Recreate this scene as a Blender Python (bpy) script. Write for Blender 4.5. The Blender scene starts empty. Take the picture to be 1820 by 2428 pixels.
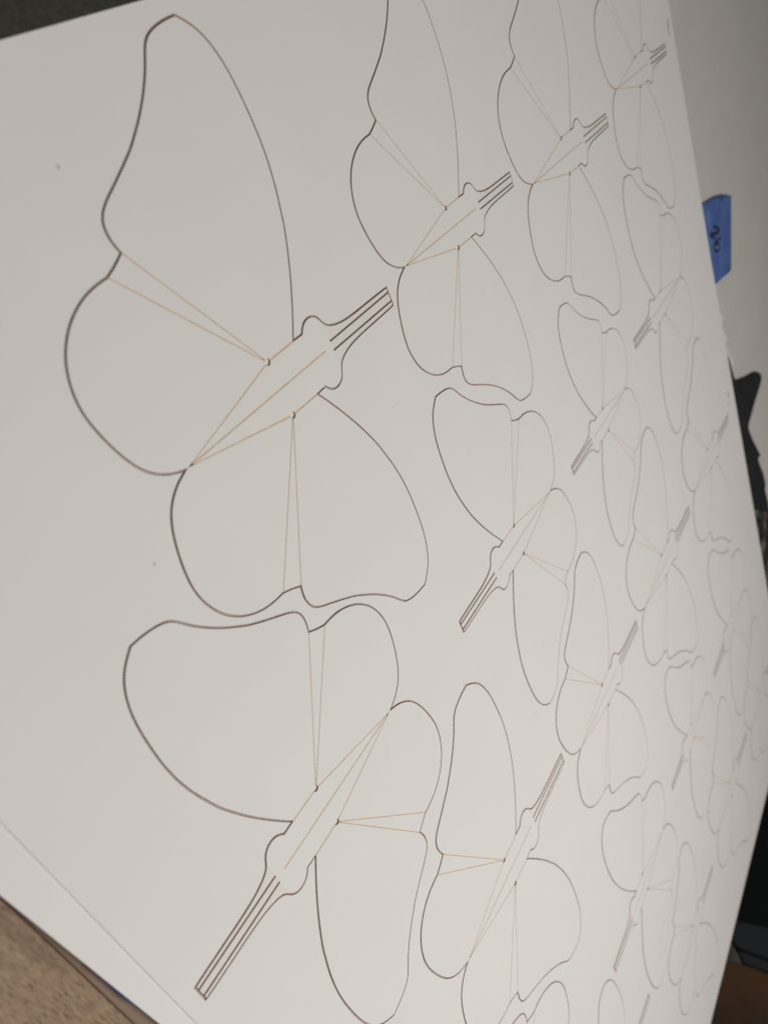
import bpy, bmesh, math, random
from mathutils import Matrix, Vector, geometry
random.seed(4)
sc = bpy.context.scene
U = 0.0785            # one layout unit (body length of a butterfly) in metres

# ------------------------------------------------------------------ camera, light, exposure
cam_d = bpy.data.cameras.new('camera'); cam = bpy.data.objects.new('camera', cam_d)
sc.collection.objects.link(cam); sc.camera = cam
CP = (-1.162, 0.7763, 1.8261)
R = ((0.50882, -0.35717, 0.78329), (-0.59906, -0.80034, 0.02420), (0.61825, -0.48155, -0.62119))
cam.matrix_world = Matrix(((R[0][0], -R[1][0], -R[2][0], CP[0]*U), (R[0][1], -R[1][1], -R[2][1], CP[1]*U),
                           (R[0][2], -R[1][2], -R[2][2], CP[2]*U), (0, 0, 0, 1)))
cam_d.sensor_fit = 'VERTICAL'; cam_d.sensor_height = 36; cam_d.sensor_width = 27
cam_d.lens = 36*1865.2/2428
cam_d.clip_start = 0.005; cam_d.clip_end = 50
cam_d.dof.use_dof = True; cam_d.dof.focus_distance = 3.1*U; cam_d.dof.aperture_fstop = 14.5

w = bpy.data.worlds.new('World'); sc.world = w; w.use_nodes = True
w.node_tree.nodes['Background'].inputs[0].default_value = (1.0, 0.97, 0.93, 1)
w.node_tree.nodes['Background'].inputs[1].default_value = 0.12
def area_lamp(name, loc, target, size, power, col):
    d = bpy.data.lights.new(name, 'AREA'); d.shape = 'RECTANGLE'; d.size, d.size_y = size; d.energy = power; d.color = col
    o = bpy.data.objects.new(name, d); sc.collection.objects.link(o); o.location = loc
    o.rotation_euler = (Vector(target)-Vector(loc)).to_track_quat('-Z', 'Y').to_euler()
    return o
area_lamp('ceiling_lamp', (0.15*U, -3.15*U, 7.5*U), (0.3*U, -2.3*U, 0), (0.34, 0.22), 2.78, (1.0, 0.965, 0.925))
sc.view_settings.view_transform = 'Standard'; sc.view_settings.look = 'None'
sc.view_settings.exposure = 0; sc.view_settings.gamma = 1
HIND= [(0.0000,0.0000),(-0.0152,0.0056),(-0.0312,0.0120),(-0.0466,0.0196),(-0.0612,0.0287),(-0.0746,0.0394),(-0.0870,0.0513),(-0.0980,0.0646),(-0.1073,0.0790),(-0.1153,0.0942),(-0.1223,0.1100),(-0.1284,0.1262),(-0.1337,0.1426),(-0.1385,0.1592),(-0.1428,0.1759),(-0.1466,0.1927),(-0.1497,0.2097),(-0.1521,0.2268),(-0.1537,0.2439),(-0.1540,0.2611),(-0.1527,0.2783),(-0.1500,0.2954),(-0.1460,0.3121),(-0.1407,0.3285),(-0.1342,0.3445),(-0.1265,0.3599),(-0.1175,0.3745),(-0.1071,0.3883),(-0.0957,0.4012),(-0.0833,0.4132),(-0.0700,0.4241),(-0.0558,0.4339),(-0.0409,0.4425),(-0.0254,0.4501),(-0.0094,0.4565),(0.0071,0.4616),(0.0239,0.4654),(0.0410,0.4680),(0.0581,0.4696),(0.0754,0.4709)]
GUS= [(0.0754,0.4709),(0.0920,0.4774),(0.1084,0.4846),(0.1244,0.4926),(0.1400,0.5014)]
TRAIL= [(0.1400,0.5014),(0.1360,0.5145),(0.1329,0.5277),(0.1313,0.5413),(0.1320,0.5548),(0.1348,0.5675),(0.1400,0.5791),(0.1479,0.5894),(0.1579,0.5985),(0.1691,0.6064),(0.1808,0.6135),(0.1928,0.6202),(0.2048,0.6267),(0.2168,0.6333),(0.2288,0.6400),(0.2408,0.6467),(0.2527,0.6535),(0.2645,0.6604),(0.2763,0.6674),(0.2880,0.6745),(0.2996,0.6818),(0.3109,0.6896),(0.3218,0.6978),(0.3327,0.7062),(0.3435,0.7147),(0.3542,0.7232),(0.3647,0.7320),(0.3750,0.7411),(0.3851,0.7503),(0.3951,0.7597),(0.4049,0.7693),(0.4144,0.7791),(0.4237,0.7892),(0.4328,0.7995),(0.4417,0.8099),(0.4501,0.8208),(0.4581,0.8319),(0.4660,0.8431),(0.4739,0.8542),(0.4825,0.8648),(0.4924,0.8741),(0.5037,0.8814),(0.5162,0.8869),(0.5292,0.8911),(0.5425,0.8945),(0.5559,0.8971),(0.5694,0.8992),(0.5830,0.9007),(0.5967,0.9017),(0.6104,0.9025)]
LEAD= [(0.6104,0.9025),(0.6334,0.8862),(0.6547,0.8679),(0.6725,0.8465),(0.6861,0.8221),(0.6965,0.7960),(0.7043,0.7690),(0.7096,0.7413),(0.7132,0.7133),(0.7157,0.6852),(0.7172,0.6570),(0.7182,0.6287),(0.7184,0.6005),(0.7173,0.5723),(0.7151,0.5441),(0.7117,0.5161),(0.7069,0.4882),(0.7009,0.4606),(0.6937,0.4333),(0.6858,0.4068),(0.6788,0.3842),(0.6739,0.3681),(0.6682,0.3524),(0.6588,0.3301),(0.6471,0.3043),(0.6349,0.2788),(0.6222,0.2536),(0.6088,0.2287),(0.5948,0.2042),(0.5805,0.1798),(0.5656,0.1558),(0.5504,0.1319),(0.5348,0.1084),(0.5194,0.0860)]
EAR= [(0.5619,0.0854),(0.5723,0.0974),(0.5853,0.1069),(0.6005,0.1119),(0.6166,0.1120),(0.6318,0.1071),(0.6445,0.0975),(0.6534,0.0843),(0.6613,0.0705),(0.6725,0.0595),(0.6870,0.0519),(0.7026,0.0465),(0.7186,0.0425),(0.7348,0.0394),(0.7512,0.0372),(0.7677,0.0358),(0.7842,0.0349),(0.8007,0.0342),(0.8173,0.0338),(0.8338,0.0335),(0.8504,0.0334),(0.8670,0.0333),(0.8835,0.0331),(0.9001,0.0330),(0.9167,0.0328),(0.9332,0.0326),(0.9498,0.0324),(0.9664,0.0321),(0.9829,0.0318),(1.0000,0.0305)]
PLACES={
    ('A',0):(0.0000,0.0000,1.1459),
    ('A',1):(1.2916,0.0509,0.9987),
    ('A',2):(2.4785,-0.0382,1.0689),
    ('A',3):(3.7726,0.0665,0.9951),
    ('B',0):(0.2540,-1.2803,1.1080),
    ('B',1):(1.8045,-1.3646,1.0042),
    ('B',2):(2.9443,-1.4282,0.8660),
    ('B',3):(4.2228,-1.2793,0.9879),
    ('C',0):(-0.0137,-2.6275,1.1396),
    ('C',1):(1.3090,-2.7651,1.0009),
    ('C',2):(2.4751,-2.7715,1.0635),
    ('C',3):(3.7261,-2.7302,1.0268),
    ('D',0):(0.2610,-3.9688,1.0916),
    ('D',1):(1.8738,-4.3092,1.0117),
    ('D',2):(3.0510,-4.2289,0.8815),
    ('D',3):(4.3440,-4.2832,1.0106),
    ('E',0):(0.1625,-5.0565,0.9200),
    ('E',1):(1.5139,-5.6144,0.9258),
    ('E',2):(2.7360,-5.4940,1.0116),
    ('E',3):(3.9233,-5.5797,0.9404),
}
DIG2=[(5.278,-1.321),(5.357,-1.354),(5.395,-1.387),(5.362,-1.393),(5.288,-1.376),(5.199,-1.347),(5.178,-1.346),(5.205,-1.367),(5.261,-1.408)]
DIG6=[(5.403,-1.458),(5.340,-1.445),(5.271,-1.439),(5.226,-1.448),(5.213,-1.469),(5.243,-1.501),(5.305,-1.520),(5.344,-1.510),(5.340,-1.484),(5.296,-1.458),(5.245,-1.451)]

# ------------------------------------------------------------------ materials
def mat(name, col, rough=0.8, spec=0.3):
    m = bpy.data.materials.new(name); m.use_nodes = True; b = m.node_tree.nodes['Principled BSDF']
    b.inputs['Base Color'].default_value = (*col, 1); b.inputs['Roughness'].default_value = rough
    b.inputs['Specular IOR Level'].default_value = spec
    return m
def noise(m, scale, detail=4, rough=0.6, stretch=None):
    nt = m.node_tree; tc = nt.nodes.new('ShaderNodeTexCoord'); n = nt.nodes.new('ShaderNodeTexNoise')
    n.inputs['Scale'].default_value = scale; n.inputs['Detail'].default_value = detail; n.inputs['Roughness'].default_value = rough
    if stretch:
        mp = nt.nodes.new('ShaderNodeMapping'); mp.inputs['Scale'].default_value = stretch[0]; mp.inputs['Rotation'].default_value = (0, 0, stretch[1])
        nt.links.new(tc.outputs['Object'], mp.inputs[0]); nt.links.new(mp.outputs[0], n.inputs['Vector'])
    else: nt.links.new(tc.outputs['Object'], n.inputs['Vector'])
    return n
def ramp(m, src, stops):
    r = m.node_tree.nodes.new('ShaderNodeValToRGB'); m.node_tree.links.new(src, r.inputs[0]); e = r.color_ramp.elements
    while len(e) < len(stops): e.new(0.5)
    for i, (p, c) in enumerate(stops): e[i].position = p; e[i].color = (*c, 1)
    return r
def to(m, out, sock): m.node_tree.links.new(out, m.node_tree.nodes['Principled BSDF'].inputs[sock])
def bump(m, src, strength, dist):
    b = m.node_tree.nodes.new('ShaderNodeBump'); b.inputs['Strength'].default_value = strength; b.inputs['Distance'].default_value = dist
    m.node_tree.links.new(src, b.inputs['Height']); to(m, b.outputs[0], 'Normal')

def paper_mat(name, a, b):
    m = mat(name, a, 0.75, 0.2)
    n = noise(m, 34, 5, 0.55); r = ramp(m, n.outputs[0], [(0.3, b), (0.7, a)]); to(m, r.outputs[0], 'Base Color')
    bump(m, noise(m, 2600, 3, 0.6).outputs[0], 0.25, 0.00008)
    return m
paper = paper_mat('white_card', (0.808, 0.786, 0.768), (0.79, 0.766, 0.747))
paper_low = paper_mat('white_card_below', (0.825, 0.803, 0.785), (0.81, 0.788, 0.77))
burnt = mat('scorched_edge', (0.13, 0.088, 0.066), 0.9, 0.1)
nb = noise(burnt, 500, 3); to(burnt, ramp(burnt, nb.outputs[0], [(0.3, (0.31, 0.23, 0.182)), (0.7, (0.46, 0.35, 0.28))]).outputs[0], 'Base Color')
scorch = mat('scored_line', (0.40, 0.29, 0.19), 0.9, 0.1)
ns = noise(scorch, 260, 2); to(scorch, ramp(scorch, ns.outputs[0], [(0.3, (0.66, 0.53, 0.38)), (0.7, (0.56, 0.435, 0.30))]).outputs[0], 'Base Color')
warm = paper_mat('heat_tinted_card', (0.802, 0.765, 0.737), (0.78, 0.742, 0.713))
cardedge = mat('card_edge', (0.84, 0.82, 0.79), 0.9, 0.1)

# ------------------------------------------------------------------ helpers
def link(name, me, parent=None, loc=None):
    o = bpy.data.objects.new(name, me); sc.collection.objects.link(o)
    if parent: o.parent = parent
    if loc: o.location = loc
    return o
def tag(o, label, cat, group=None):
    o['label'] = label; o['category'] = cat
    if group: o['group'] = group
    return o
def mesh(name, verts, faces, mats, fm=None, smooth=False):
    me = bpy.data.meshes.new(name); me.from_pydata(verts, [], faces)
    for m in mats: me.materials.append(m)
    if fm:
        for p, k in zip(me.polygons, fm): p.material_index = k
    if smooth:
        for p in me.polygons: p.use_smooth = True
    me.update(); return me
def area2(P): return sum(P[i-1][0]*P[i][1]-P[i][0]*P[i-1][1] for i in range(len(P)))
def spline(P, n=2):
    out = []
    for i in range(len(P)-1):
        a = P[max(i-1, 0)]; b = P[i]; c = P[i+1]; d = P[min(i+2, len(P)-1)]
        for k in range(n):
            t = k/n
            out.append(tuple(0.5*((2*b[j])+(c[j]-a[j])*t+(2*a[j]-5*b[j]+4*c[j]-d[j])*t*t+(3*b[j]-a[j]-3*c[j]+d[j])*t**3) for j in (0, 1)))
    out.append(tuple(P[-1])); return out
def inset(P, D):
    """move every edge i (P[i] to P[i+1], counter-clockwise) inwards by D[i]"""
    n = len(P); out = []
    for i in range(n):
        p, a, b = P[i], P[i-1], P[(i+1) % n]; da, db = D[i-1], D[i]
        e1 = (p[0]-a[0], p[1]-a[1]); e2 = (b[0]-p[0], b[1]-p[1])
        l1 = math.hypot(*e1) or 1e-9; l2 = math.hypot(*e2) or 1e-9
        n1 = (-e1[1]/l1, e1[0]/l1); n2 = (-e2[1]/l2, e2[0]/l2)
        cr = n1[0]*n2[1]-n1[1]*n2[0]
        if abs(cr) < 0.05:
            d = (da+db)/2; v = ((n1[0]+n2[0])/2*d, (n1[1]+n2[1])/2*d)
        else:
            v = ((da*n2[1]-db*n1[1])/cr, (db*n1[0]-da*n2[0])/cr)
            L = math.hypot(*v); mx = 3.5*max(abs(da), abs(db), 1e-9)
            if L > mx: v = (v[0]*mx/L, v[1]*mx/L)
        out.append((p[0]+v[0], p[1]+v[1]))
    return out
def prism(name, P, walls, z0, z1, mats, top=0, low=None):
    """upright prism over a counter-clockwise outline; walls = material index of each side"""
    n = len(P); V = [(x*U, y*U, z0) for x, y in (low or P)]+[(x*U, y*U, z1) for x, y in P]
    tr = [(0, 1, 2), (0, 2, 3)] if n == 4 else geometry.tessellate_polygon([[Vector((x*100, y*100, 0)) for x, y in P]])
    F = []; M = []
    for t in tr:
        a, b, c = t
        if (P[b][0]-P[a][0])*(P[c][1]-P[a][1])-(P[b][1]-P[a][1])*(P[c][0]-P[a][0]) < 0: a, c = c, a
        F.append((a+n, b+n, c+n)); M.append(top); F.append((c, b, a)); M.append(top)
    for i in range(n):
        j = (i+1) % n; F.append((i, j, j+n, i+n)); M.append(walls[i] if isinstance(walls, (list, tuple)) else walls)
    return mesh(name, V, F, mats, M)
def box(name, x0, x1, y0, y1, z0, z1, m, bev=0, seg=2):
    bm = bmesh.new(); bmesh.ops.create_cube(bm, size=1)
    for v in bm.verts: v.co = Vector((x0+(v.co.x+.5)*(x1-x0), y0+(v.co.y+.5)*(y1-y0), z0+(v.co.z+.5)*(z1-z0)))
    if bev: bmesh.ops.bevel(bm, geom=bm.edges[:], offset=bev, segments=seg, affect='EDGES', profile=0.6)
    me = bpy.data.meshes.new(name); bm.to_mesh(me); bm.free(); me.materials.append(m); return me

T = 0.00045         # card thickness in metres
KERF = 0.0033       # half of the laser cut, layout units
SLIT = 0.0037
SCORE = 0.0022

# ------------------------------------------------------------------ the place: desks, floor
wood = mat('wood_laminate', (0.27, 0.185, 0.125), 0.55, 0.35)
g1 = noise(wood, 1.0, 6, 0.7, ((900, 55, 1), 0.10)); g2 = noise(wood, 1.0, 3, 0.6, ((2300, 330, 1), 0.10)); g3 = noise(wood, 1.0, 2, 0.5, ((160, 7, 1), 0.10))
c1 = ramp(wood, g1.outputs[0], [(0.25, (0.215, 0.146, 0.096)), (0.46, (0.308, 0.215, 0.146)), (0.75, (0.375, 0.268, 0.185))])
c2 = ramp(wood, g2.outputs[0], [(0.30, (0.45, 0.41, 0.37)), (0.46, (0.96, 0.94, 0.92)), (0.57, (1.08, 1.05, 1.02)), (0.70, (1.42, 1.37, 1.30))])
c3 = ramp(wood, g3.outputs[0], [(0.32, (0.80, 0.77, 0.74)), (0.40, (1, 1, 1))])
mx = wood.node_tree.nodes.new('ShaderNodeMix'); mx.data_type = 'RGBA'; mx.blend_type = 'MULTIPLY'; mx.inputs[0].default_value = 1
wood.node_tree.links.new(c1.outputs[0], mx.inputs[6]); wood.node_tree.links.new(c2.outputs[0], mx.inputs[7])
mx2 = wood.node_tree.nodes.new('ShaderNodeMix'); mx2.data_type = 'RGBA'; mx2.blend_type = 'MULTIPLY'; mx2.inputs[0].default_value = 1
wood.node_tree.links.new(mx.outputs[2], mx2.inputs[6]); wood.node_tree.links.new(c3.outputs[0], mx2.inputs[7]); to(wood, mx2.outputs[2], 'Base Color')
bump(wood, g2.outputs[0], 0.8, 0.0004)
shadow_strip_m = mat('smooth_shadowed_wood', (0.215, 0.150, 0.104), 0.5, 0.3)  # smooth wood with the sheet's shade put into its colour
nbm = noise(shadow_strip_m, 1.0, 4, 0.6, ((700, 40, 1), 0)); to(shadow_strip_m, ramp(shadow_strip_m, nbm.outputs[0], [(0.3, (0.24, 0.17, 0.12)), (0.7, (0.28, 0.20, 0.145))]).outputs[0], 'Base Color')
grey = mat('grey_laminate', (0.40, 0.385, 0.36), 0.6, 0.25)
ng = noise(grey, 30, 5, 0.6); to(grey, ramp(grey, ng.outputs[0], [(0.3, (0.61, 0.585, 0.555)), (0.7, (0.645, 0.618, 0.586))]).outputs[0], 'Base Color')
bump(grey, noise(grey, 1800, 2).outputs[0], 0.2, 0.0001)
carpet = mat('dark_carpet', (0.035, 0.033, 0.027), 0.95, 0.1)
nc = noise(carpet, 160, 4, 0.7); to(carpet, ramp(carpet, nc.outputs[0], [(0.3, (0.22, 0.21, 0.165)), (0.7, (0.42, 0.395, 0.32))]).outputs[0], 'Base Color')

ZT = -0.0034        # desk surface below the top face of the card
tw = bpy.data.objects.new('wood_table', None); sc.collection.objects.link(tw); tw.location = (0, 0, 0)
tag(tw, 'brown wood-grain table showing beyond the lower left edge of the white sheet', 'table')
link('table_top', box('table_top', -7*U, -1.0162*U, -6.5*U, 1.0*U, ZT-0.028, ZT, wood, 0.0006), tw)
link('shadow_strip', box('shadow_strip', -1.0153*U, -0.3*U, -6.5*U, 1.0*U, ZT-0.028, ZT-0.0001, shadow_strip_m, 0.0006), tw)  # strip added for the sheet's shadow on the table; seam gap draws its dark edge
link('apron', box('apron', -6.6*U, -0.5*U, -6.2*U, 0.7*U, ZT-0.11, ZT-0.029, wood), tw)
for lx, ly in ((-6.4, -6.0), (-6.4, 0.5), (-0.8, -6.0), (-0.8, 0.5)):
    link('leg', box('leg', (lx-.25)*U, (lx+.25)*U, (ly-.25)*U, (ly+.25)*U, -0.74, ZT-0.111, wood, 0.001), tw)
tg = bpy.data.objects.new('grey_desk', None); sc.collection.objects.link(tg)
tag(tg, 'plain grey desk top beyond the right edge of the sheet, under the blue tape', 'desk')
link('table_top', box('desk_top', -0.29*U, 12*U, -6.45*U, 1.0*U, ZT-0.030, ZT-0.0002, grey, 0.001), tg)
for lx, ly in ((0.2, -6.0), (0.2, 0.5), (11.6, -6.0), (11.6, 0.5)):
    link('leg', box('leg', (lx-.2)*U, (lx+.2)*U, (ly-.2)*U, (ly+.2)*U, -0.74, ZT-0.031, grey, 0.001), tg)
fl = link('floor', box('floor', -4, 8, -8, 4, -0.78, -0.74, carpet)); fl['kind'] = 'structure'

# ------------------------------------------------------------------ outlines of one butterfly
hind = spline(HIND); gus = spline(GUS); trail = spline(TRAIL); lead = spline(LEAD); ear = spline(EAR)
PH = (0.3975, 0.0838); NJ = LEAD[-1]; W1 = TRAIL[0]; W2 = GUS[0]; TIP = (0.016, 0.0); CEN = (0.622, 0.0); HR = 0.0104
US = 0.656
k = next(i for i in range(len(ear)-1) if ear[i][0] <= US < ear[i+1][0])
tt = (US-ear[k][0])/(ear[k+1][0]-ear[k][0]); ES = (US, ear[k][1]+tt*(ear[k+1][1]-ear[k][1]))
ear_a = ear[:k+1]+[ES]; ear_b = [ES]+ear[k+1:]
SB = 0.0148; SE = 0.0150
DIST = {'q': 0.0, 't': 0.0011, 'c': KERF, 's': SCORE, 'n': 0.0, 'h': 0.0, 'l': SLIT, 'e': KERF}; LOW = {'q': 0.0, 't': 0.0005, 'c': 0.0006, 's': 0.0005, 'n': 0.0, 'h': 0.0, 'l': 0.0012, 'e': 0.0006}; WALL = {'q': 2, 't': 2, 'c': 1, 's': 2, 'n': 0, 'h': 1, 'l': 1, 'e': 1}
def chain(*segs):
    """segs: (points, tag) runs, each starting where the last ended; closes on the first point"""
    P, G = [], []
    for pts, g in segs:
        for p in pts[:-1]: P.append(p); G.append(g)
    return P, G
def punch(P, G):
    """cut the round hinge hole out of the corner that lies on PH"""
    i = next((i for i, p in enumerate(P) if abs(p[0]-PH[0])+abs(abs(p[1])-PH[1]) < 1e-9), None)
    if i is None: return P, G
    c = P[i]; a = P[i-1]; b = P[(i+1) % len(P)]
    aa = math.atan2(a[1]-c[1], a[0]-c[0]); ab = math.atan2(b[1]-c[1], b[0]-c[0])
    while aa < ab: aa += 2*math.pi
    n = max(2, int((aa-ab)/0.35)); arc = [(c[0]+HR*math.cos(aa+(ab-aa)*t/n), c[1]+HR*math.sin(aa+(ab-aa)*t/n)) for t in range(n+1)]
    return P[:i]+arc+P[i+1:], G[:i]+['h']*n+[G[i]]+G[i+1:]
def piece(name, segs, side, top=None):
    P, G = chain(*segs)
    if side < 0: P = [(x, -y) for x, y in P]
    if area2(P) < 0:
        P = P[::-1]; G = [G[(len(G)-2-i) % len(G)] for i in range(len(G))]
    P, G = punch(P, G)
    Q = inset(P, [DIST[g] for g in G]); B = inset(P, [min(DIST[g], LOW[g]) for g in G])
    return prism(name, Q, [WALL[g] for g in G], -T, 0, [top or paper, burnt, scorch], 0, B)
def strip(name, a, b, ra, rb, wdt=SCORE+0.0006):
    dx, dy = b[0]-a[0], b[1]-a[1]; L = math.hypot(dx, dy); dx /= L; dy /= L
    a = (a[0]+dx*ra, a[1]+dy*ra); b = (b[0]-dx*rb, b[1]-dy*rb); nx, ny = -dy*wdt, dx*wdt
    P = [(a[0]-nx, a[1]-ny), (b[0]-nx, b[1]-ny), (b[0]+nx, b[1]+ny), (a[0]+nx, a[1]+ny)]
    return prism(name, P, 0, -0.0004, -0.00005, [scorch])
PARTS = []
for s in (1, -1):
    def m(p, s=s): return (p[0], p[1]*s)
    PARTS.append(('forewing', piece('forewing', [(trail, 'c'), (lead, 'c'), ([NJ, PH], 's'), ([PH, W1], 's')], s)))
    PARTS.append(('wing_gusset', piece('wing_gusset', [(gus, 'c'), ([W1, PH], 't'), ([PH, W2], 't')], s)))
    PARTS.append(('hindwing', piece('hindwing', [(hind, 'c'), ([W2, PH], 's'), ([PH, TIP], 's'), ([TIP, (0, 0)], 'n')], s)))
    PARTS.append(('body_half', piece('body_half', [([TIP, PH], 's'), ([PH, NJ], 's'), ([NJ, EAR[0]], 'c'), (ear_a, 'c'), ([ES, (US, SB)], 'n'), ([(US, SB), (US, 0)], 'n'), ([(US, 0), CEN], 'n'), ([CEN, (CEN[0], SCORE)], 'q'), ([(CEN[0], SCORE), (0.046, SCORE)], 'q'), ([(0.046, SCORE), TIP], 'q')], s)))
    PARTS.append(('antenna', piece('antenna', [(ear_b, 'c'), ([ear[-1], (1.0, SE)], 'e'), ([(1.0, SE), (US, SB)], 'l'), ([(US, SB), ES], 'n')], s, warm)))
    for a, b, ra, rb in ((PH, W1, HR, .003), (PH, W2, HR, .003), (PH, NJ, HR, .002), (PH, TIP, HR, .014)):
        PARTS.append(('score_line', strip('score_line', m(a), m(b), ra, rb)))
PARTS.append(('antenna_strip', piece('antenna_strip', [([(US, SB), (1.0, SE)], 'l'), ([(1.0, SE), (1.0, -SE)], 'e'), ([(1.0, -SE), (US, -SB)], 'l'), ([(US, -SB), (US, SB)], 'n')], 1, warm)))
PARTS.append(('score_line', strip('score_line', TIP, CEN, .012, 0)))

outline = []
for seg in (hind, gus, trail, lead, [NJ, EAR[0]], ear): outline += seg[:-1]
outline.append(ear[-1])
full = outline+[(x, -y) for x, y in outline[:0:-1]]
full = [(0.0, 0.0) if abs(x)+abs(y) < 1e-9 else (x, y) for x, y in full]
if area2(full) < 0: full = full[::-1]
hole = inset(full, [-KERF]*len(full))
okp = [q == (0, 0) or abs(p[1]) > 0.0008 for p, q in zip(hole, full)]
hole_low = [p for p, o in zip(inset(full, [-0.0006]*len(full)), okp) if o]
hole = [p for p, o in zip(hole, okp) if o]

# ------------------------------------------------------------------ the white sheet with its cut openings
def place(key):
    u, v, s = PLACES[key]; d = 1 if key[0] in 'ACE' else -1
    return u, v, s, d
sheet_rect = [(-0.911, -6.74), (2.1, -6.70), (5.045, -6.60), (5.040, -4.5), (4.978, -1.5), (4.986, 1.086), (-0.915, 1.086)]
V = []; loops = []; LOWPOS = {}
def add_loop(P):
    i0 = len(V); V.extend(P); loops.append(list(range(i0, len(V))))
# the edges are subdivided a little so that they can be uneven
def rough_edge(a, b, n=60, amp=0.0003):
    return [(a[0]+(b[0]-a[0])*i/n+random.uniform(-amp, amp)*(i > 0), a[1]+(b[1]-a[1])*i/n+random.uniform(-amp, amp)*(i > 0)) for i in range(n)]
add_loop(sum((rough_edge(sheet_rect[i], sheet_rect[(i+1) % 7], 30) for i in range(7)), []))
for key in PLACES:
    u, v, s, d = place(key)
    i0 = len(V); add_loop([(u+d*s*x, v+d*s*y) for x, y in hole])
    LOWPOS.update({i0+i: (u+d*s*x, v+d*s*y) for i, (x, y) in enumerate(hole_low)})
vo, eo, fo, ov, oe, of = geometry.delaunay_2d_cdt([Vector(p) for p in V], [], loops, 1, 1e-7, True)
verts = [(p.x*U, p.y*U, 0) for p in vo]; faces = []; fmat = []
edge_cnt = {}
keep = [f for f, o in zip(fo, of) if list(o) == [0]]
for f in keep:
    a, b, c = f[:3]
    if (vo[b]-vo[a]).cross(vo[c]-vo[a]) < 0: a, c = c, a
    faces.append((a, b, c)); fmat.append(0)
    for e in ((a, b), (b, c), (c, a)): edge_cnt[tuple(sorted(e))] = edge_cnt.get(tuple(sorted(e)), 0)+1
nv = len(verts)
for i in range(nv):
    src = [q for q in ov[i] if q in LOWPOS]; x, y = LOWPOS[src[0]] if src else vo[i]
    verts.append((x*U, y*U, -T))
for a, b, c in list(faces):
    for e in ((a, b), (b, c), (c, a)):
        if edge_cnt[tuple(sorted(e))] == 1:
            outer = all(min(abs(vo[i].x-sheet_rect[0][0]), abs(vo[i].x-5.01)-.02, abs(vo[i].y-1.086), abs(vo[i].y+6.67)-.02) < 0.03 for i in e)
            faces.append((e[1], e[0], e[0]+nv, e[1]+nv)); fmat.append(2 if outer else 1)
for a, b, c in [f for f in faces[:len(keep)]]:
    faces.append((c+nv, b+nv, a+nv)); fmat.append(0)
sheet = link('card_sheet', mesh('card_sheet', verts, faces, [paper, burnt, cardedge], fmat))
tag(sheet, 'large white card sheet with rows of butterflies laser cut into it', 'card sheet')

# specks of soot and the small scorch dots along the right margin lie on the sheet
def disc(name, u, v, r, m, z=0.00004, st=1.0):
    n = 10; P = [(r*math.cos(6.2832*i/n)*(1+random.uniform(-.2, .2)), r*st*math.sin(6.2832*i/n)*(1+random.uniform(-.2, .2))) for i in range(n)]
    return link(name, prism(name, P, 0, 0.00001, z, [m]), sheet, (u*U, v*U, 0))
soot = mat('soot', (0.62, 0.59, 0.56), 0.9, 0.1)
for u, v, r in ((.12, .809, .0058), (.77, .728, .004), (.168, .438, .004), (-.027, -.22, .0036), (-.235, -.15, .0055), (-.459, -.874, .0045), (1.25, .42, .003), (.93, -.35, .003), (2.0, -.55, .004), (.62, -.55, .003), (-.40, -1.6, .003), (1.05, -2.2, .004), (.15, -1.75, .003)):
    disc('soot_speck', u, v, r, soot)
for u, v, r, st in ((4.893, .201, .010, 2.0), (4.887, .177, .012, 1.3), (4.884, .150, .008, 1.2), (4.883, .133, .009, 1.2), (4.850, -2.571, .010, 3.2), (4.840, -2.65, .008, 2.5)):
    disc('scorch_dot', u, v, r, burnt, 0.00004, st)

# ------------------------------------------------------------------ the butterflies, each a thing of its own lying in its opening
LABELS = {
 ('A', 0): 'biggest white card butterfly, upper left, one wing reaching towards the top left corner',
 ('A', 1): "white card butterfly at top centre, directly ahead of the biggest butterfly's antennae",
 ('A', 2): 'second white card butterfly back from the scorch dots in the top row',
 ('A', 3): 'white card butterfly in the top right corner, antennae beside the small scorch dots',
 ('B', 0): 'big white card butterfly at lower left, antennae pointing at the lower left margin',
 ('B', 1): 'white card butterfly in the middle of the photo, antennae pointing down left',
 ('B', 2): 'smaller white card butterfly right of the middle one, antennae pointing down left',
 ('B', 3): 'white card butterfly nearest the blue tape label, antennae pointing down left',
 ('C', 0): 'white card butterfly at bottom centre, antennae up right, lower wing leaving the photo',
 ('C', 1): 'white card butterfly right of centre, antennae up right, just beyond the bottom centre one',
 ('C', 2): 'blurred white card butterfly with antennae up right, two beyond the bottom centre one',
 ('C', 3): 'blurred white card butterfly close beside the pointed black cloth, its antennae a brown smudge',
 ('D', 0): 'white card butterfly cut off by the bottom edge, only rounded wing tops showing',
 ('D', 1): 'white card butterfly at lower right, brown antennae pointing down at the bottom edge',
 ('D', 2): 'small blurred white card butterfly at mid right, antennae a short brown downward bar',
 ('D', 3): 'very blurred white card butterfly below the black cloth, antennae pointing down',
 ('E', 0): 'white card butterfly at bottom edge showing only a wing tip and brown antenna bar',
 ('E', 1): 'white card butterfly along the far lower edge, nearest the dark brown panel',
 ('E', 2): 'blurred white card butterfly along the far edge beside the black chair',
 ('E', 3): 'very blurred white card butterfly cut off by the right edge of the photo',
}
first = None
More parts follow.
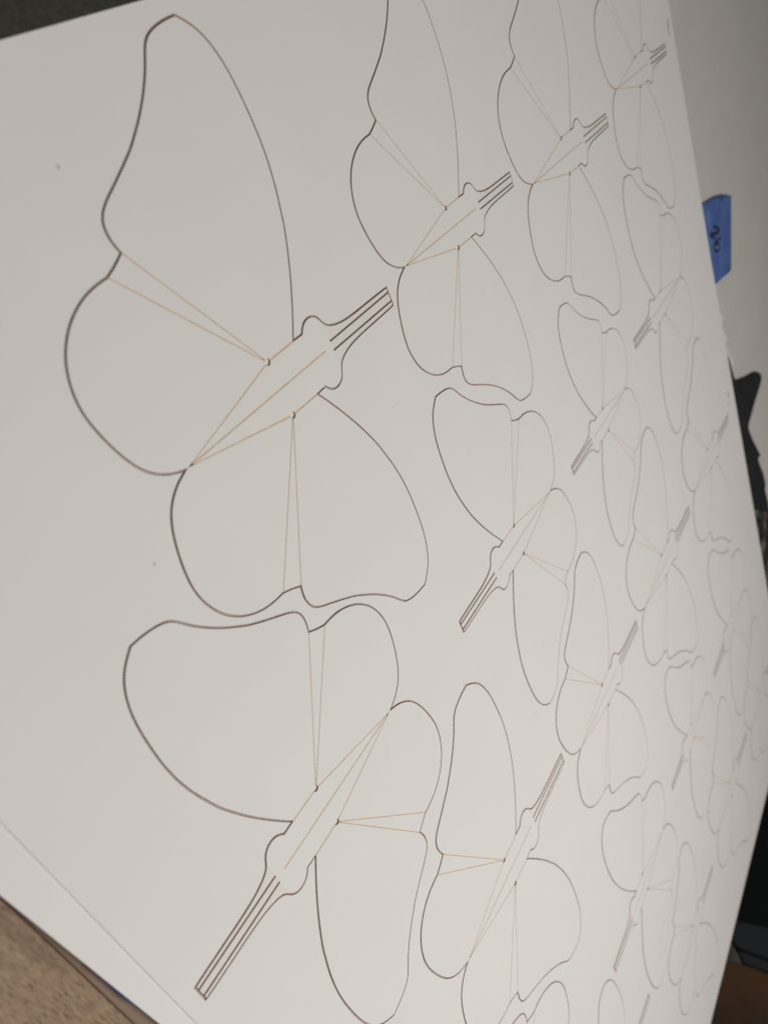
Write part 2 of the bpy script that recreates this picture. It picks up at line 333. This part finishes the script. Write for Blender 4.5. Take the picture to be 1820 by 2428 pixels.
for key in PLACES:
    u, v, s, d = place(key)
    b = bpy.data.objects.new('paper_butterfly', None); sc.collection.objects.link(b)
    b.location = (u*U, v*U, random.uniform(0.00006, 0.00013)); b.rotation_euler = (0, 0, 0 if d > 0 else math.pi); b.scale = (s, s, 1)
    b.empty_display_size = 0.01
    tag(b, LABELS[key], 'paper butterfly', 'butterflies cut into the white sheet')
    if first is None:
        first = [link(nm, me, b) for nm, me in PARTS]
    else:
        for o in first:
            c = o.copy(); sc.collection.objects.link(c); c.parent = b

# ------------------------------------------------------------------ sheets underneath
us = [(-0.9745, -1.27), (-1.0185, -0.49), (-1.105, 0.98), (4.40, 0.98), (4.40, -6.3), (-0.70, -6.3)]
if area2(us) < 0: us = us[::-1]
o = link('card_sheet', prism('lower_sheet', us, 1, -2*T-0.00002, -T-0.00002, [paper_low, cardedge]))
tag(o, 'second white card sheet, its narrow border showing below the lower left edge', 'card sheet')
spc = [(-0.90, -6.2), (4.3, -6.2), (4.3, 0.9), (-0.90, 0.9)]
o = link('card_stack', prism('card_stack', spc, 1, ZT, -2*T-0.00008, [paper_low, cardedge]))
tag(o, 'rest of the card stack under the two upper sheets, set back from their edge', 'card stack')

# ------------------------------------------------------------------ blue tapes
tape_m = mat('blue_masking_tape', (0.05, 0.095, 0.25), 0.6, 0.3)
nt_ = noise(tape_m, 75, 3, 0.5); to(tape_m, ramp(tape_m, nt_.outputs[0], [(0.38, (0.064, 0.125, 0.37)), (0.6, (0.088, 0.162, 0.43)), (0.72, (0.14, 0.215, 0.48))]).outputs[0], 'Base Color')
bump(tape_m, noise(tape_m, 1500, 2).outputs[0], 0.3, 0.0001)
ink_m = mat('black_ink', (0.018, 0.016, 0.018), 0.5, 0.3)
TP = [(4.56, -0.985), (5.096, -1.088), (5.27, -1.103), (5.46, -1.142), (5.641, -1.197), (5.825, -1.269), (5.795, -1.293), (5.717, -1.356), (5.647, -1.452), (5.597, -1.557), (5.562, -1.668), (5.561, -1.767), (5.533, -1.791), (5.287, -1.749), (5.066, -1.71), (4.56, -1.61)]
def tz(u, v):
    t = (u-5.07+0.25*(v+1.08))/0.66
    return -0.0026+0.0013*max(0.0, min(1.0, t))
if area2(TP) < 0: TP = TP[::-1]
grid = [Vector(p) for p in TP]; ntp = len(grid)
for i in range(1, 14):
    for j in range(1, 9):
        p = (4.55+i*0.09, -0.98-j*0.09)
        if geometry.intersect_point_tri_2d and sum((TP[a-1][1] > p[1]) != (TP[a][1] > p[1]) and p[0] < (TP[a-1][0]-TP[a][0])*(p[1]-TP[a][1])/(TP[a-1][1]-TP[a][1])+TP[a][0] for a in range(ntp)) % 2: grid.append(Vector(p))
tv, te, tf, a_, b_, c_ = geometry.delaunay_2d_cdt(grid, [], [list(range(ntp))], 1, 1e-6, True)
n = len(tv); TV = [(p.x*U, p.y*U, tz(p.x, p.y)) for p in tv]+[(p.x*U, p.y*U, tz(p.x, p.y)-0.00014) for p in tv]; TF = []
ec = {}
for f in tf:
    a, b, c = f[:3]
    if (tv[b]-tv[a]).cross(tv[c]-tv[a]) < 0: a, c = c, a
    TF += [(a, b, c), (c+n, b+n, a+n)]
    for e in ((a, b), (b, c), (c, a)): ec[e] = 1
for e in ec:
    if (e[1], e[0]) not in ec: TF.append((e[1], e[0], e[0]+n, e[1]+n))
tape = link('tape_label', mesh('tape_label', TV, TF, [tape_m], None, True))
tag(tape, 'bright blue tape with handwritten 26 sticking out from the right edge of the sheet', 'tape label')
def stroke(name, pts, r):
    """hand-drawn pen stroke lying on the tape"""
    pts = spline(pts, 5); VV = []; FF = []
    for i, p in enumerate(pts):
        a = pts[max(i-1, 0)]; b = pts[min(i+1, len(pts)-1)]; dx, dy = b[0]-a[0], b[1]-a[1]; L = math.hypot(dx, dy) or 1
        ww = r*(0.85+0.25*math.sin(i*1.3)); nx, ny = -dy/L*ww, dx/L*ww
        for q in (-1, 1): VV.append(((p[0]+nx*q)*U, (p[1]+ny*q)*U, tz(p[0]+nx*q, p[1]+ny*q)+0.00005))
    for i in range(len(pts)-1): FF.append((2*i, 2*i+2, 2*i+3, 2*i+1) if True else None)
    nn = len(VV); VV += [(x, y, z+0.00006) for x, y, z in VV]
    FF = [f[::-1] for f in FF]+[tuple(q+nn for q in f) for f in FF]+[(2*i, 2*i+2, 2*i+2+nn, 2*i+nn) for i in range(len(pts)-1)]+[(2*i+3, 2*i+1, 2*i+1+nn, 2*i+3+nn) for i in range(len(pts)-1)]
    return link(name, mesh(name, VV, FF, [ink_m]), tape)
stroke('digit_two', DIG2, 0.0155)
stroke('digit_six', DIG6, 0.0135)
b2 = [(-0.90, -0.80), (-0.980, -0.85), (-0.996, -0.875), (-0.999, -0.90), (-0.994, -0.98), (-0.992, -1.065), (-0.983, -1.13), (-0.90, -1.20)]
if area2(b2) < 0: b2 = b2[::-1]
o = link('tape_label', prism('tape_strip', b2, 0, -0.0014, -0.0012, [mat('dark_blue_tape', (0.035, 0.045, 0.16), 0.6, 0.3)]))
tag(o, 'thin sliver of dark blue tape peeping out under the lower left edge', 'tape label')

# ------------------------------------------------------------------ things beyond the sheet
torn_m = mat('torn_card', (0.74, 0.71, 0.67), 0.9, 0.1)
tn = [(4.904,-1.684),(5.054,-1.780),(5.093,-1.871),(5.105,-1.964),(5.185,-2.062),(5.045,-2.016),(5.108,-2.118),(5.199,-2.253),(5.045,-2.197),(5.144,-2.318),(5.226,-2.452),(5.237,-2.510),(4.830,-2.228)]
if area2(tn) < 0: tn = tn[::-1]
o = link('torn_paper', prism('torn_paper', tn, 0, -0.0030, -0.0025, [torn_m]))
tag(o, 'ragged torn strip of paper past the right edge between tape and black cloth', 'paper')

black = mat('black_cloth', (0.018, 0.018, 0.020), 0.85, 0.2)
nbk = noise(black, 120, 4, 0.6); to(black, ramp(black, nbk.outputs[0], [(0.3, (0.013, 0.013, 0.015)), (0.7, (0.024, 0.024, 0.026))]).outputs[0], 'Base Color')
def slab(name, P, z0, z1, m, bev, axis='z', wob=0.0):
    """outline with rounded rims, extruded along an axis"""
    if area2(P) < 0: P = P[::-1]
    bm = bmesh.new(); vs = [bm.verts.new((x*U, y*U, z0)) for x, y in P]; f = bm.faces.new(vs)
    r = bmesh.ops.extrude_face_region(bm, geom=[f]); top = [g for g in r['geom'] if isinstance(g, bmesh.types.BMVert)]
    for v in top: v.co.z = z1+random.uniform(-wob, wob)
    bmesh.ops.recalc_face_normals(bm, faces=bm.faces[:])
    tops = [e for e in bm.edges if all(v in top for v in e.verts)]
    bmesh.ops.bevel(bm, geom=tops, offset=bev, segments=3, affect='EDGES', profile=0.5, clamp_overlap=True)
    bmesh.ops.triangulate(bm, faces=[f for f in bm.faces if len(f.verts) > 4])
    if axis == 'y':       # (u, z) outline extruded along v
        for v in bm.verts: v.co = Vector((v.co.x, v.co.z, v.co.y))
        bmesh.ops.reverse_faces(bm, faces=bm.faces[:])
    me = bpy.data.meshes.new(name); bm.to_mesh(me); bm.free(); me.materials.append(m)
    return me
BK = [(4.749,-2.074),(4.997,-2.249),(5.055,-2.295),(5.103,-2.383),(5.123,-2.497),(5.168,-2.622),(5.483,-2.762),(5.733,-2.858),(5.832,-2.900),(5.924,-2.959),(5.978,-3.025),(5.940,-3.057),(5.813,-3.084),(5.656,-3.104),(5.477,-3.140),(5.338,-3.170),(5.322,-3.196),(5.404,-3.378),(5.569,-3.650),(5.475,-3.620),(5.481,-3.672),(5.554,-3.833),(5.584,-3.978),(5.539,-4.021),(5.576,-4.225),(5.554,-4.296),(5.195,-4.028),(4.549,-3.559)]
o = link('black_cloth', slab('black_cloth', BK, ZT, -0.0013, black, 0.0008))
tag(o, 'black cloth with a pointed corner lying past the right edge of the sheet', 'cloth')
mot = mat('mottled_cloth', (0.05, 0.05, 0.05), 0.9, 0.1)
nm_ = noise(mot, 60, 3, 0.6); to(mot, ramp(mot, nm_.outputs[0], [(0.42, (0.012, 0.013, 0.012)), (0.52, (0.04, 0.04, 0.04)), (0.62, (0.16, 0.155, 0.145))]).outputs[0], 'Base Color')
MT = [(4.771,-3.720),(5.187,-4.041),(5.749,-4.420),(5.770,-4.940),(5.970,-5.823),(5.970,-6.745),(4.817,-5.830),(4.868,-4.731)]
o = link('mottled_cloth', slab('mottled_cloth', MT, ZT, -0.0013, mot, 0.0009))
tag(o, 'dark mottled cloth below the black cloth at the right edge of the photo', 'cloth')

chair_m = mat('black_chair_fabric', (0.011, 0.015, 0.016), 0.9, 0.15)
nch = noise(chair_m, 900, 2); bump(chair_m, nch.outputs[0], 0.4, 0.0003)
trim_m = mat('charcoal_trim', (0.042, 0.047, 0.053), 0.85, 0.2)
brown_m = mat('brown_panel', (0.060, 0.034, 0.020), 0.6, 0.3)
nbr = noise(brown_m, 14, 3, 0.6); to(brown_m, ramp(brown_m, nbr.outputs[0], [(0.35, (0.075, 0.045, 0.029)), (0.7, (0.15, 0.078, 0.037))]).outputs[0], 'Base Color')
pale_m = mat('pale_grey_box', (0.40, 0.40, 0.39), 0.8, 0.2)
ch = bpy.data.objects.new('black_chair', None); sc.collection.objects.link(ch); ch.location = (4*U, -8*U, -0.45)
tag(ch, 'black upholstered chair back beyond the far right edge of the sheet', 'chair')
def sub(name, me, parent):
    o = link(name, me); o.parent = parent; o.matrix_parent_inverse = Matrix.Translation(-parent.location); return o
def zsc(P): return [(u, z*1.0) for u, z in P]
BACK = [(3.225,-0.494),(3.136,-0.410),(3.042,-0.309),(2.961,-0.234),(2.912,-0.207),(2.878,-0.180),(2.877,-0.048),(2.868,0.070),(2.848,0.590),(3.546,0.603),(7.696,-0.098),(7.552,-0.935),(5.907,-1.127)]
TRIM = [(3.268,-0.392),(3.278,-0.302),(3.308,-0.009),(3.350,0.485),(2.965,0.541),(2.992,0.051),(3.005,-0.250),(3.044,-0.329)]
TRIM2 = [(2.970,-0.259),(2.964,0.056),(2.933,0.546),(2.847,0.558),(2.862,0.076),(2.871,-0.042),(2.875,-0.166),(2.933,-0.214)]
BROWN = [(2.791,-0.649),(2.849,-0.410),(2.860,-0.313),(2.878,-0.200),(2.883,-0.053),(2.874,0.066),(2.854,0.587),(1.113,0.834),(0.265,-0.842),(2.247,-1.568)]
PALE = [(3.535,-0.724),(3.694,-0.304),(3.143,-0.193),(2.982,-0.591)]
Y1 = -8.55*U
def uz_slab(name, P, ya, yb, m, bev): return slab(name, P, ya*U, yb*U, m, bev, 'y')
sub('backrest', uz_slab('backrest', BACK, -8.08, -8.0, chair_m, 0.004), ch)
sub('side_trim', uz_slab('side_trim', TRIM, -8.02, -7.97, trim_m, 0.002), ch)
sub('side_trim', uz_slab('side_trim', TRIM2, -8.02, -7.97, trim_m, 0.0015), ch)
sub('seat', box('seat', 3.4*U, 7*U, -15*U, Y1-0.002, -0.33, -0.27, chair_m, 0.01), ch)
for lx, ly in ((3.7, -10), (6.7, -10), (3.7, -14.6), (6.7, -14.6)):
    sub('leg', box('leg', (lx-.15)*U, (lx+.15)*U, (ly-.15)*U, (ly+.15)*U, -0.74, -0.331, trim_m), ch)
br = link('brown_panel', uz_slab('brown_panel', BROWN, -8.1, -8.03, brown_m, 0.002))
tag(br, 'dark brown furniture panel beyond the bottom right edge of the sheet', 'furniture')
pb = link('pale_box', uz_slab('pale_box', PALE, -9.3, -8.75, pale_m, 0.002))
tag(pb, 'pale grey box seen in the gap between the black chair and the brown panel', 'box')
